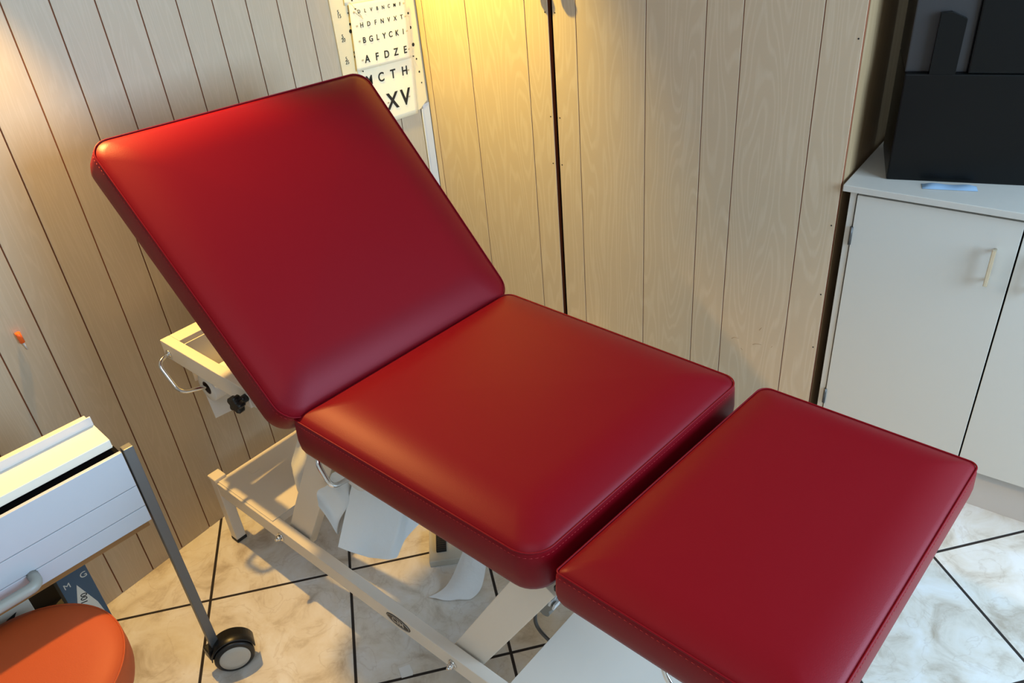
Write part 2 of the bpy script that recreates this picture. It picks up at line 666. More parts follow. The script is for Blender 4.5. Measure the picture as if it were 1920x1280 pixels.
b.build('spout_block', M_GLOSSBLACK, ap)

# pale blue folded cloth
b = MB()


def cloth(u, v):
    x = (u - 0.5) * 0.125
    y = (v - 0.5) * 0.034
    h = 0.008 * (1 - abs(2 * v - 1) ** 3) * (1 - abs(2 * u - 1) ** 6) * (0.75 + 0.25 * math.sin(u * 9))
    return AO + AX * (0.145 + x) - AY * 0.035 + AY * y + Zv * (0.0006 + h)


b.grid(cloth, 24, 10)
tag(b.build('folded_cloth', M_BLUE), 'small pale blue folded cloth on the worktop in front of the black appliance', 'cloth')

# ------------------------------------------------------------------ eye charts on the left wall
tl = R(-4.0)


def wy(y, z):
    return Vector((0, y, z))


old = thing('wall_chart', 'yellowed older chart board pinned flat on the panelled wall, half covered', 'chart', (0.0, 1.88, 1.0))
b = MB()
b.prism([(0.0003, 1.701, 0.985), (0.0003, 2.019, 0.985), (0.0003, 2.059, 1.006), (0.0003, 2.059, 1.75), (0.0003, 1.701, 1.75)], (0.004, 0, 0))
b.build('board', M_CHARTOLD, old)
EX = Vector((0, 1, 0))
EZ = Vector((0, 0, 1))
ex, ez = Vector((0, math.cos(tl), math.sin(tl))), Vector((0, -math.sin(tl), math.cos(tl)))
for (yy, zz, t) in ((1.728, 1.362, '5'), (1.730, 1.350, '15'), (1.728, 1.292, '5'), (1.729, 1.281, '20'), (1.727, 1.226, '5'), (1.728, 1.215, '25')):
    merge_text('margin_figure', [text('t', t, 0.016, (0.0048, yy, zz), ex, ez, M_INK, None)], old)
b = MB()
for (yy, zz, r) in ((1.767, 1.32, 0.007), (1.764, 1.30, 0.011), (1.7655, 1.237, 0.008), (1.764, 1.224, 0.008), (1.7665, 1.352, 0.004),
                    (2.026, 1.300, 0.007), (2.027, 1.255, 0.009), (2.029, 1.200, 0.011), (2.035, 1.152, 0.006), (2.040, 1.108, 0.007), (2.044, 1.070, 0.005)):
    b = MB()
    b.cyl((0.0044, yy, zz), (0.0050, yy, zz), r * 0.55, 12)
    b.build('printed_symbol', M_INK, old)


def sheet(nm, label, y0, y1, z0, z1, x, rows, curl):
    t = thing(nm, label, 'chart', (x, (y0 + y1) / 2, z0), 'eye test letter sheets')
    bb = MB()
    cy, cz = (y0 + y1) / 2, z1

    def f(u, v):
        yy = (u - 0.5) * (y1 - y0)
        zz = -(1 - v) * (z1 - z0)
        p = ex * yy + ez * zz
        return Vector((x + curl * (math.sin(u * PI)) * (v ** 6), cy + p.y, cz + p.z))
    bb.grid(f, 16, 20)
    o = bb.build('card', M_CHART, t)
    md = o.modifiers.new('s', 'SOLIDIFY')
    md.thickness = 0.0009
    md.offset = -1
    for ltrs, ys, z, sz, bold in rows:
        for ch, yy in zip(ltrs, ys):
            zz_ = z + (yy - ys[0]) * math.tan(tl)
            cu_ = curl * math.sin(max(0, min(1, (yy - y0) / (y1 - y0))) * PI) * max(0, (zz_ - z0) / (z1 - z0)) ** 6
            merge_text('letter', [text('t', ch, sz, (x + 0.0010 + cu_, yy, zz_), ex, ez, M_INK, None, 0.0003, bold + sz * 0.012)], t)
        for yy in (ys[0] - 0.020, ys[-1] + 0.018):
            if y0 + 0.01 < yy < y1 - 0.004:
                zz = z + (yy - ys[0]) * math.tan(tl)
                ma = MB()
                ma.box((x + 0.0004, yy - 0.004, zz - 0.0025), (x + 0.0009, yy + 0.004, zz + 0.0025))
                ma.build('row_mark', M_INKPALE, t)
    return t


def lsp(a, c, n):
    return [a + (c - a) * i / (n - 1) for i in range(n)]


s2 = sheet('eye_chart', 'lower ivory eye-test sheet with large letters M C T H and X V', 1.770, 2.026, 0.984, 1.30, 0.0065,
           [('MCTH', [1.803, 1.857, 1.912, 1.968], 1.140, 0.040, 0.0002), ('XV', [1.891, 1.954], 1.048, 0.074, 0.0008)], 0.0)
s1 = sheet('eye_chart', 'upper ivory eye-test sheet with small letters, lowest row A F D Z E', 1.768, 2.016, 1.172, 1.368, 0.0125,
           [('DLVBNCMF', lsp(1.803, 1.985, 8), 1.349, 0.0155, 0.0), ('HDFNVXT', lsp(1.806, 1.984, 7), 1.309, 0.020, 0.0),
            ('BGLYCKI', lsp(1.806, 1.982, 7), 1.264, 0.0245, 0.0001), ('AFDZE', lsp(1.805, 1.979, 5), 1.207, 0.032, 0.0002)], 0.004)
s0 = sheet('eye_chart', 'topmost ivory eye-test sheet on the wall, cut off by the photo edge', 1.772, 2.020, 1.366, 1.62, 0.010, [], 0.0)
for t, yy, zz, xx in ((s1, 1.790, 1.360, 0.0135), (s1, 1.776, 1.177, 0.0135), (s2, 2.018, 1.165, 0.0075), (s0, 1.785, 1.385, 0.0105)):
    b = MB()
    b.cyl((xx, yy, zz), (xx + 0.003, yy, zz), 0.0022, 10)
    b.build('pin', M_INK, t)
# clear tape strands at the sheet corner
b = MB()
b.tube([(0.0145, 1.772, 1.382), (0.016, 1.785, 1.366), (0.0165, 1.800, 1.348), (0.0145, 1.812, 1.332)], 0.0005, 6)
b.tube([(0.0145, 1.780, 1.356), (0.016, 1.796, 1.342), (0.0145, 1.816, 1.326)], 0.0005, 6)
b.build('tape_strand', M_INKPALE, s1)

# orange-tipped stick hung on the wall
pn = thing('orange_tipped_stick', 'small orange-topped white stick hanging on the wall panel above the drawer trolley', 'stick', (0.004, 0.556, 0.84))
b = MB()
b.tube([(0.008, 0.553, 0.878), (0.008, 0.5535, 0.868), (0.008, 0.5545, 0.850)], 0.0058, 12)
part(b.build('orange_cap', M_PEN, pn), 'orange plastic cap')
b = MB()
b.cyl((0.006, 0.5555, 0.851), (0.004, 0.5585, 0.826), 0.0032, 10, 0.0012)
b.build('tip', M_RIM, pn)

# ------------------------------------------------------------------ the treatment couch
PH = R(-4.0)
U = Vector((math.cos(PH), math.sin(PH), 0))
V = Vector((-math.sin(PH), math.cos(PH), 0))
O = Vector((0.771, 0.726, 0))
WID = 0.640


def P(u, v, z):
    return O + U * u + V * v + Zv * z


couch = thing('treatment_couch', 'three-section treatment couch in red leather on a white steel lifting frame', 'treatment couch', (1.0, 1.0, 0))


def rrect(A, B, rs, n=8, m=14):
    # rs: radii of the corners far-end, far-start, near-start, near-end
    pts = []
    rs = [min(r, A * 0.98, B * 0.98) for r in rs]
    cs = ((A - rs[0], B - rs[0], 0), (-A + rs[1], B - rs[1], 90), (-A + rs[2], -B + rs[2], 180), (A - rs[3], -B + rs[3], 270))
    for q, (cx, cy, a0) in enumerate(cs):
        r = rs[q]
        rn = rs[(q + 1) % 4]
        for i in range(n + 1):
            a = R(a0 + 90 * i / n)
            pts.append((cx + r * math.cos(a), cy + r * math.sin(a)))
        nx, ny, a1 = cs[(q + 1) % 4]
        s = (pts[-1][0], pts[-1][1])
        a = R(a1)
        e = (nx + rn * math.cos(a), ny + rn * math.sin(a))
        for i in range(1, m):
            t = i / m
            pts.append((s[0] + (e[0] - s[0]) * t, s[1] + (e[1] - s[1]) * t))
    return pts


def cushion(name, quad, thick, bulge, rad, down, roll=0.075):
    """quad: near-start, near-end, far-end, far-start corners of the seam outline; down: thickness direction"""
    q = [Vector(p) for p in quad]
    A = ((q[1] - q[0]).length + (q[2] - q[3]).length) / 4
    B = ((q[3] - q[0]).length + (q[2] - q[1]).length) / 4
    dn = Vector(down).normalized()

    def at(x, y, h):
        s, t = (x / A + 1) / 2, (y / B + 1) / 2
        p = (q[0] * (1 - s) + q[1] * s) * (1 - t) + (q[3] * (1 - s) + q[2] * s) * t
        return p - dn * h
    prof = [(0.16, -thick + 0.001), (0.030, -thick), (0.012, -thick + 0.0025), (0.003, -thick + 0.010), (-0.001, -thick + 0.022), (-0.0025, -thick * 0.55),
            (-0.001, -0.012), (0.001, -0.004), (0.0025, 0.000)]
    for i in range(1, 9):
        t = i / 8
        prof.append((0.0025 + roll * t, bulge * (1 - (1 - t) ** 2.4)))
    rings = []
    for d, h in prof:
        rr = [max(r_ - d * 0.3, 0.010) if d > 0 else r_ for r_ in rad]
        rings.append([at(x, y, h) for x, y in rrect(A - d, B - d, rr)])
    dl_ = prof[-1][0]
    lim = min(A, B)
    for t in (0.25, 0.5, 0.75, 0.95):
        d = dl_ + (lim - dl_) * t
        rings.append([at(x, y, bulge * (1.0 + 0.10 * math.sin(t * PI / 2))) for x, y in rrect(A - d, B - d, [max(r_ - d * 0.3, 0.010) for r_ in rad])])
    bb = MB()
    bb.loft(rings, cap0=True, cap1=True)
    o = bb.build(name, M_RED, couch)
    for f in o.data.polygons:
        f.use_smooth = True
    bb = MB()
    bb.tube([at(x, y, 0.0004) for x, y in rrect(A - 0.001, B - 0.001, rad)], 0.0016, 8, closed=True)
    bb.build('piping', M_RED, o)
    # stitch row just below the seam
    bb = MB()
    path = [at(x, y, -0.0095) for x, y in rrect(A + 0.0004, B + 0.0004, rad)]
    for i in range(len(path)):
        a, c = path[i], path[(i + 1) % len(path)]
        L_ = (c - a).length
        n = max(1, int(L_ / 0.0075))
        for k in range(n):
            s = a + (c - a) * ((k + 0.2) / n)
            e = a + (c - a) * ((k + 0.75) / n)
            bb.tube([s, e], 0.00055, 4)
    part(bb.build('stitching', M_REDTHREAD, o), 'lighter red row of stitches')
    return o


SZ = 0.81
cushion('seat_cushion', [(0.7725, 0.7257, SZ), (1.4155, 0.679, SZ), (1.497, 1.297, SZ), (0.8525, 1.361, SZ)], 0.098, 0.029, (0.034, 0.030, 0.014, 0.050), (0, 0, -1), 0.115)
cushion('leg_cushion', [(1.4510, 0.6825, SZ), (1.8745, 0.6415, SZ), (1.939, 1.2680, SZ), (1.5405, 1.3005, SZ)], 0.084, 0.018, (0.016, 0.022, 0.008, 0.020), (0, 0, -1), 0.08)
bq = [Vector((0.288, 0.7425, 1.316)), Vector((0.790, 0.702, 0.812)), Vector((0.862, 1.370, 0.802)), Vector((0.372, 1.452, 1.291))]
bd = (bq[1] - bq[0]).cross(bq[3] - bq[0]).normalized()
if bd.x > 0:
    bd = -bd
cushion('back_cushion', bq, 0.094, 0.026, (0.050, 0.040, 0.040, 0.050), bd, 0.115)

# upper frame
NV, FV, FT = 0.045, 0.600, 0.744
SV = 0.10
b = MB()
for vv in (SV, WID - SV - 0.03):
    b.obox(P(-0.12, vv, FT - 0.080), U * 0.72, V * 0.030, Zv * 0.045, 0.0025)
for uu in (-0.02, 0.16, 0.53):
    b.obox(P(uu, SV + 0.030, FT - 0.080), U * 0.040, V * (WID - 2 * SV - 0.06), Zv * 0.040, 0.0025)
b.build('upper_frame', M_ENAMEL, couch)
b = MB()
for vv in (NV, FV - 0.028):
    b.obox(P(-0.655, vv, FT - 0.052), U * 0.395, V * 0.028, Zv * 0.052, 0.002)
    b.prism([P(-0.262, vv + 0.004, FT - 0.004), P(-0.262, vv + 0.004, FT - 0.048), P(-0.205, vv + 0.004, FT - 0.040), P(-0.19, vv + 0.004, FT - 0.014)], V * 0.020)
b.obox(P(-0.655, NV + 0.028, FT - 0.052), U * 0.050, V * (FV - NV - 0.056), Zv * 0.052, 0.002)
for vv in (NV + 0.029, FV - 0.054):
    b.obox(P(-0.30, vv, FT - 0.055), U * 0.30, V * 0.025, Zv * 0.035, 0.002)
hf = b.build('head_frame', M_ENAMEL, couch)
b = MB()
b.cyl(P(-0.578, NV + 0.0285, FT - 0.016), P(-0.578, NV + 0.036, FT - 0.016), 0.004, 10)
part(b.build('screw', M_DKSTEEL, hf), 'small steel screw')
b = MB()
b.obox(P(-0.604, NV + 0.031, 0.615), U * 0.004, V * (FV - NV - 0.062), Zv * 0.115)
b.build('head_skirt', M_ENAMEL, couch)
# back support frame under the backrest
bu = (bq[0] - bq[1]).normalized()
bv = (bq[2] - bq[1]).normalized()
for k in (0.12, 0.80):
    b = MB()
    o = bq[1] + (bq[2] - bq[1]) * k + bd * 0.095 + bu * 0.10
    b.obox(o, bu * 0.50, bv * 0.04, bd * 0.025, 0.002)
    b.build('back_support', M_ENAMEL, couch)
b = MB()
b.cyl(P(-0.02, 0.30, FT - 0.06), bq[1] + (bq[2] - bq[1]) * 0.48 + bd * 0.10 + bu * 0.33, 0.014, 16)
b.build('gas_strut', M_DKSTEEL, couch)
for vv in (0.10, 0.50):
    b = MB()
    b.obox(P(0.58, vv, FT - 0.050), U * 0.44, V * 0.035, Zv * 0.018, 0.002)
    b.build('leg_section_rail', M_ENAMEL, couch)
b = MB()
b.obox(P(0.650, 0.035, 0.7245 - 0.012), U * 0.45, V * 0.565, Zv * 0.012, 0.002)  # added board, keeps floor reflections off the seat's end face
part(b.build('gap_block_board', M_RUBBER, couch), 'dark board added under the leg cushion to block light')

# base frame
BT = 0.25
b = MB()
for vv in (NV, FV - 0.028):
    b.obox(P(-0.640, vv, BT - 0.050), U * 1.46, V * 0.028, Zv * 0.050, 0.002)
b.obox(P(-0.636, NV + 0.028, BT - 0.05), U * 0.028, V * (FV - NV - 0.056), Zv * 0.046, 0.002)
b.obox(P(0.79, NV + 0.028, BT - 0.05), U * 0.028, V * (FV - NV - 0.056), Zv * 0.046, 0.002)
b.build('base_frame', M_ENAMEL, couch)
for u0, u1 in ((-0.640, -0.366), (0.472, 0.80)):
    b = MB()
    b.obox(P(u0, NV + 0.006, BT + 0.0002), U * (u1 - u0), V * (FV - NV - 0.012), Zv * 0.003, 0.001)
    b.obox(P(u0 if u0 > 0 else u1 - 0.003, NV + 0.029, BT - 0.022), U * 0.003, V * (FV - NV - 0.06), Zv * 0.022)
    b.build('base_plate', M_ENAMEL, couch)
b = MB()
b.obox(P(-0.600, 0.130, BT + 0.0034), U * 0.022, V * 0.030, Zv * 0.0010, 0.0003)
b.build('plate_tab', M_ENAMEL, couch)
for u0 in (-0.672, 0.815):
    for vv in (NV - 0.001, FV - 0.031):
        b = MB()
        b.obox(P(u0, vv, 0.012), U * 0.032, V * 0.032, Zv * (BT - 0.012), 0.002)
        lg = b.build('leg', M_ENAMEL, couch)
        b = MB()
        b.obox(P(u0 - 0.001, vv - 0.001, 0.0005), U * 0.034, V * 0.034, Zv * 0.012, 0.002)
        part(b.build('foot_cap', M_RUBBER, lg), 'black rubber foot cap')
        b = MB()
        b.obox(P(u0 - 0.004, vv - 0.003, BT), U * 0.042, V * 0.038, Zv * 0.014, 0.004)
        b.build('end_cap', M_ENAMEL, lg)
# parallel lift arms
ad = Vector((0.2, 0, 0.347)).normalized()
AD = U * ad.x + Zv * ad.z
AN = U * ad.z - Zv * ad.x
for uu in (-0.297, 0.330):
    for vv in (0.078, FV - 0.063 - 0.03):
        b = MB()
        b.obox(P(uu, vv, BT - 0.035) - AN * 0.039 - AD * 0.0, AD * 0.50, AN * 0.078, V * 0.030, 0.002)
        b.build('lift_arm', M_ENAMEL, couch)
# pivot bolts
for uu in (-0.330, 0.322):
    b = MB()
    c = P(uu, NV, BT - 0.028)
    b.cyl(c, c - V * 0.004, 0.0125, 20)
    b.lathe(c - V * 0.004, -V, [(0.0085, 0), (0.0085, 0.008), (0.006, 0.0095)], 6)
    b.cyl(c - V * 0.0125, c - V * 0.018, 0.0042, 12)
    part(b.build('pivot_bolt', M_CHROME, couch), 'steel bolt and washer')
# maker's badge
b = MB()
c = P(0.142, NV, BT - 0.0225)
b.loft([[c + U * (0.042 * math.cos(a)) + Zv * (0.0165 * math.sin(a)) - V * h for a in [2 * PI * i / 40 for i in range(40)]] for h in (0.0, 0.0012)], cap0=True, cap1=True)
bg = part(b.build('badge', M_LINENDARK, couch), 'dark oval badge with silver letters')
merge_text('badge_lettering', [text('t', 'C3M', 0.021, c - V * 0.0016, U, Zv, M_BADGETEXT, None, 0.0003, 0.0002)], bg)
b = MB()
b.tube([c + U * (0.0385 * math.cos(a)) + Zv * (0.0135 * math.sin(a)) - V * 0.0013 for a in [2 * PI * i / 40 for i in range(40)]], 0.0006, 5, closed=True)
b.build('badge_ring', M_BADGETEXT, bg)

# paper holders
def holder(pts, nm='paper_holder'):
    bb = MB()
    bb.tube(rodpath([P(*p) for p in pts], 0.022), 0.0058, 12)
    h = part(bb.build(nm, M_CHROME, couch), 'bent chrome rod')
    bb = MB()
    c = P(*pts[0])
    bb.lathe(c, -V, [(0.011, 0.0), (0.011, 0.003), (0.007, 0.006)], 16)
    bb.build('rod_ferrule', M_CHROME, h)
    return h


holder([(-0.625, NV, 0.713), (-0.618, 0.006, 0.708), (-0.560, 0.012, 0.632), (-0.546, 0.080, 0.618), (-0.543, 0.56, 0.617)])
holder([(0.012, NV, 0.713), (0.030, 0.012, 0.700), (0.062, 0.014, 0.640), (0.048, 0.075, 0.617), (0.045, 0.56, 0.617)])
# black star knob
b = MB()
kc = P(-0.268, NV, 0.722)
ax = (-V + U * 0.12).normalized()
b.cyl(kc, kc + ax * 0.018, 0.010, 16)
star = []
x_ = ax.orthogonal().normalized()
y_ = ax.cross(x_)
for h, s in ((0.018, 0.86), (0.021, 1.0), (0.035, 1.0), (0.039, 0.84)):
    star.append([kc + ax * h + (x_ * math.cos(a) + y_ * math.sin(a)) * s * (0.0195 + 0.0042 * math.cos(5 * a)) for a in [2 * PI * i / 60 for i in range(60)]])
b.loft(star, cap0=True, cap1=True)
part(b.build('clamp_knob', M_PLASTIC, couch), 'black star-shaped knob')
# adjusting rack and cable under the leg section
b = MB()
b.prism([P(0.440, 0.18, 0.398), P(0.492, 0.18, 0.386), P(0.520, 0.18, 0.424), P(0.486, 0.18, 0.438)], V * 0.016)
rk = part(b.build('adjusting_rack', M_GREYTEETH, couch), 'grey toothed rack')
for i in range(5):
    b = MB()
    t = i / 4
    c = P(0.478 + 0.040 * t, 0.177, 0.438 - 0.018 * t)
    b.obox(c - U * 0.0035, U * 0.0052, V * 0.020, Zv * 0.020 + U * 0.006, 0.001)
    b.build('rack_tooth', M_WHITETEETH, rk)
b = MB()
b.prism([P(0.480, 0.20, 0.462), P(0.60, 0.20, 0.452), P(0.62, 0.20, 0.62), P(0.52, 0.20, 0.62)], V * 0.012)
b.build('bracket_plate', M_ENAMEL, couch)
b = MB()
b.cyl(P(0.485, 0.185, 0.385), P(0.485, 0.26, 0.385), 0.015, 20)
b.build('stop_roller', M_GREYTEETH, couch)
b = MB()
b.tube(rodpath([P(0.45, 0.24, 0.46), P(0.402, 0.25, 0.29), P(0.392, 0.25, 0.195), P(0.45, 0.25, 0.165), P(0.60, 0.27, 0.10), P(0.66, 0.30, 0.008)], 0.03), 0.0045, 10)
part(b.build('cable', M_DKSTEEL, couch), 'grey power cable')
# lifting motor under the seat
b = MB()
b.cyl(P(-0.05, 0.45, 0.24), P(0.40, 0.45, 0.60), 0.026, 20)
b.obox(P(-0.14, 0.40, 0.19), U * 0.16, V * 0.10, Zv * 0.10, 0.01)
b.build('lift_motor', M_DKSTEEL, couch)
# chrome handle at the foot end
b = MB()
b.tube(rodpath([P(0.825, 0.07, 0.70), P(0.866, 0.045, 0.640), P(0.95, 0.05, 0.59), P(0.975, 0.09, 0.70)], 0.02), 0.005, 10)
part(b.build('foot_handle', M_CHROME, couch), 'bent chrome rod')

# ------------------------------------------------------------------ paper rolls and sheets
def roll(nm, label, c0, c1, r, core):
    t = thing(nm, label, 'paper roll', tuple(c0 + (c1 - c0) * 0.5 - Zv * r), 'couch paper rolls')
    a = (c1 - c0).normalized()
    L_ = (c1 - c0).length
    bb = MB()
    bb.lathe(c0, a, [(core, 0), (r * 0.97, 0), (r, 0.002), (r, L_ - 0.002), (r * 0.97, L_), (core, L_)], 36, cap0=False, cap1=False)
    bb.build('paper_winding', M_PAPER, t)
    bb = MB()
    bb.lathe(c0 + a * 0.0005, a, [(core - 0.0025, 0), (core, 0), (core, L_ - 0.001), (core - 0.0025, L_ - 0.001), (core - 0.0025, 0)], 28, cap0=False, cap1=False)
    part(bb.build('card_core', M_CARD, t), 'brown cardboard core')
    return t


def paper(fn, nu, nv, parent, name='hanging_sheet'):
    bb = MB()
    bb.grid(fn, nu, nv)
    o = bb.build(name, M_PAPER, parent, recalc=False)
    for f in o.data.polygons:
        f.use_smooth = True
    return o


r1 = roll('paper_roll', 'white paper roll hung under the head frame on a chrome rod, short flap hanging', P(-0.543, 0.075, 0.617), P(-0.543, 0.52, 0.617), 0.040, 0.019)


def f1(u, v):
    uu = -0.5833 + 0.016 * v - 0.006 * math.sin(u * 5) * v
    return P(uu, 0.080 + 0.43 * u, 0.619 - (0.118 + 0.06 * u) * v)


paper(f1, 24, 12, r1)
r2 = roll('paper_roll', 'white paper roll hung under the seat on a chrome rod, long sheets draping down', P(0.045, 0.080, 0.617), P(0.045, 0.52, 0.617), 0.043, 0.019)


def poly(pts, t):
    for (a, p), (c, q) in zip(pts, pts[1:]):
        if t <= c:
            k = (t - a) / (c - a)
            return [x + (y - x) * k for x, y in zip(p, q)]
    return pts[-1][1]


def f2(u, v):
    # long draped sheet with a pointed fold
    e = poly([(0, (0.060, 0.335)), (0.3, (0.130, 0.240)), (0.55, (0.212, 0.168)), (0.8, (0.314, 0.203)), (1, (0.42, 0.27))], u)
    top = (0.150 + 0.30 * u, 0.62)
    vv = top[0] + (e[0] - top[0]) * v ** 1.1
    z = top[1] + (e[1] - top[1]) * v
    s_ = max(0.0, 1 - abs(u - 0.44) / (0.44 if u < 0.44 else 0.22))
    fold = 0.048 * s_ * math.sin(PI * 0.86 * v)
    w2 = 0.004 * math.sin(u * 16) * v
    return P(-0.002 - 0.045 * v ** 0.6 - 0.022 * v + fold + w2, vv, z)


paper(f2, 48, 32, r2)


def f3(u, v):
    # crumpled inner sheet with a pointed corner
    e = poly([(0, (0.035, 0.50)), (0.22, (0.070, 0.365)), (0.55, (0.15, 0.365)), (1, (0.24, 0.40))], u)
    top = (0.082 + 0.17 * u, 0.60)
    cr = 0.008 * math.sin(u * 15 + v * 7) * v + 0.006 * math.sin(u * 6 - v * 11)
    return P(0.0 - 0.070 * v ** 0.5 + cr, top[0] + (e[0] - top[0]) * v, top[1] + (e[1] - top[1]) * v)


paper(f3, 36, 22, r2)


def f4(u, v):
    e = poly([(0, (-0.250, 0.60)), (0.55, (-0.400, 0.37)), (0.7, (-0.412, 0.345)), (1, (-0.395, 0.285))], v)
    return P(e[0] + 0.12 * u, 0.160 + 0.015 * math.sin(u * 5 + v * 3), e[1] + 0.01 * u)


paper(f4, 12, 18, r1)

# torn sheet end trailing on the floor
b = MB()
fp = [Vector(p) for p in ((0.779, 0.978, 0.004), (0.884, 1.036, 0.003), (0.900, 1.150, 0.17), (0.835, 1.130, 0.15))]


def f5(u, v):
    p = (fp[0] * (1 - u) + fp[1] * u) * (1 - v) + (fp[3] * (1 - u) + fp[2] * u) * v
    h = -0.045 * math.sin(v * PI) * (1 if v > 0 else 0) + 0.008 * math.sin(u * PI) * math.sin(v * PI)
    p = p + Vector((0.006 * math.sin(v * 6), -0.010 * math.sin(u * PI) * (1 - v), h))
    p.z = max(p.z, 0.0025 + 0.004 * math.sin(u * PI * 2) ** 2 * (1 - v))
    return p


b.grid(f5, 18, 18)
o = b.build('torn_sheet', M_PAPER, recalc=False)
for f in o.data.polygons:
    f.use_smooth = True
tag(o, 'torn strip of white couch paper curling up from the floor tiles under the seat', 'paper')
b = MB()
sc = Vector((0.885, 0.772, 0.0008))
b.prism([sc + Vector(p) for p in ((-0.022, -0.006, 0), (0.004, -0.022, 0), (0.022, 0.000, 0), (0.018, 0.006, 0), (-0.006, 0.018, 0))], (0, 0, 0.0008))
tag(b.build('paper_scrap', M_PAPER), 'tiny scrap of white paper lying on a floor tile joint', 'paper')

# ------------------------------------------------------------------ foot pedal
fpx, fpy = Vector((0.87 / 1.157, 0.78 / 1.157, 0)).normalized(), None
fpx = Vector((0.744, 0.668, 0))
fpy = Vector((-0.668, 0.744, 0))
po = Vector((0.711, 1.063, 0.0006))
fpd = thing('foot_pedal', 'flat grey foot switch with a black ribbed strip on the floor behind the paper', 'foot switch', tuple(po))
b = MB()
b.obox(po, fpx * 0.30, fpy * 0.135, Zv * 0.022, 0.003)
b.build('plate', mat('pale_grey_plastic', (176, 172, 160), 0.5), fpd)
b = MB()
b.obox(po + fpx * 0.022 + fpy * 0.032 + Zv * 0.022, fpx * 0.030, fpy * 0.085, Zv * 0.010, 0.002)
for i in range(10):
    b.obox(po + fpx * 0.024 + fpy * (0.036 + i * 0.0078) + Zv * 0.0318, fpx * 0.026, fpy * 0.004, Zv * 0.002)
part(b.build('ribbed_pad', M_RUBBER, fpd), 'black ribbed rubber strip')

# ------------------------------------------------------------------ drawer trolley
TA = R(-7.0)
TX = Vector((math.sin(-TA) * -1, math.cos(TA), 0))      # along the front, away from the viewer
TX = Vector((math.sin(R(7)), math.cos(R(7)), 0))
TN = Vector((math.cos(R(7)), -math.sin(R(7)), 0))       # outwards, towards the room
TO = Vector((0.462, 0.502, 0))


def T(a, n, z):
    return TO - TX * a + TN * n + Zv * z


TL = 0.55
tr = thing('drawer_trolley', 'white drawer trolley on casters against the panelled wall', 'trolley', tuple(T(0.25, -0.08, 0)))
b = MB()
b.obox(T(TL, -0.150, 0.560), TX * TL, TN * 0.112, Zv * 0.185, 0.002)
b.build('body', M_TROLLEY, tr)
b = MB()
b.obox(T(TL, -0.0375, 0.560), TX * TL, TN * 0.030, Zv * 0.186)  # added black fill, stands in for the shade of an open gap
part(b.build('gap_shade_strip', M_GAPSHADE, tr), 'black strip standing in for shade in the gap')
b = MB()
b.obox(T(TL, -0.150, 0.757), TX * (TL - 0.006), TN * 0.135, Zv * 0.021, 0.002)
b.build('top_slab', mat('white_top', (226, 220, 206), 0.5), tr)
b = MB()
b.obox(T(TL, -0.100, 0.7782), TX * (TL - 0.006), TN * 0.004, Zv * 0.022, 0.001)
b.build('back_rail', M_RIM, tr)
b = MB()
# drawer front with two shallow horizontal grooves
zs = [(0.556, 0.5985), (0.600, 0.6575), (0.659, 0.752)]
for za, zb in zs:
    b.obox(T(TL, 0.0, za), TX * TL, TN * 0.010, Zv * (zb - za), 0.0015)
b.obox(T(TL, -0.006, 0.556), TX * TL, TN * 0.008, Zv * 0.184)
dw = b.build('drawer', M_TROLLEY, tr)
b = MB()
b.tube(rodpath([T(0.245, 0.008, 0.592), T(0.245, 0.046, 0.592), T(0.50, 0.046, 0.592), T(0.50, 0.008, 0.592)], 0.020), 0.0115, 14)
part(b.build('handle', M_HANDLE, dw), 'grey rounded pull handle')
b = MB()
b.obox(T(TL, -0.145, 0.528), TX * (TL - 0.004), TN * 0.135, Zv * 0.027, 0.001)
part(b.build('bottom_board', M_WOODBROWN, tr), 'brown wooden board')
b = MB()
b.obox(T(TL, -0.235, 0.288), TX * (TL - 0.146), TN * 0.200, Zv * 0.012, 0.002)
b.obox(T(TL, -0.235, 0.300), TX * (TL - 0.20), TN * 0.004, Zv * 0.225)  # added dark back panel, stands in for shade between the boxes
b.build('lower_shelf', M_DKSTEEL, tr)
b = MB()
b.obox(T(-0.005, -0.016, 0.075), TX * 0.022, TN * 0.020, Zv * 0.675, 0.002)
pl = part(b.build('leg', M_STEEL, tr), 'grey square steel post')
b = MB()
b.obox(T(0.40, -0.256, 0.03), TX * 0.022, TN * 0.020, Zv * 0.53, 0.002)
b.obox(T(0.40, -0.237, 0.535), TX * 0.022, TN * 0.10, Zv * 0.018, 0.002)
b.build('leg', M_STEEL, tr)
b = MB()
b.obox(T(0.55, -0.016, 0.03), TX * 0.022, TN * 0.020, Zv * 0.70, 0.002)
b.build('leg', M_STEEL, tr)
# caster: twin wheel with hood and pale disc
cc = T(-0.046, 0.024, 0.0515)
wax = (TN * 0.93 + TX * -0.37).normalized()             # wheel axle towards the room
wt = Zv.cross(wax).normalized()
cst = thing('caster_group', 'x', 'x', (0, 0, 0))
bpy.data.objects.remove(cst)
b = MB()
b.lathe(cc + wax * 0.004, wax, [(0.020, 0.0), (0.047, 0.001), (0.0505, 0.005), (0.0505, 0.017), (0.047, 0.021), (0.0395, 0.022)], 40)
cw = b.build('caster', M_PLASTIC, tr)
part(cw, 'black twin-wheel caster with pale grey disc')
b = MB()
b.lathe(cc - wax * 0.004, -wax, [(0.020, 0.0), (0.047, 0.001), (0.0505, 0.005), (0.0505, 0.017), (0.047, 0.021), (0.0395, 0.022)], 40)
b.build('wheel', M_PLASTIC, cw)
b = MB()
b.lathe(cc + wax * 0.026, wax, [(0.0390, 0.0), (0.0382, 0.0014), (0.024, 0.0024), (0.004, 0.0026)], 40)
part(b.build('hub_disc', mat('pale_hub', (178, 172, 160), 0.45, noise=0.06, nscale=60), cw), 'pale grey hub disc')
b = MB()
pr = []
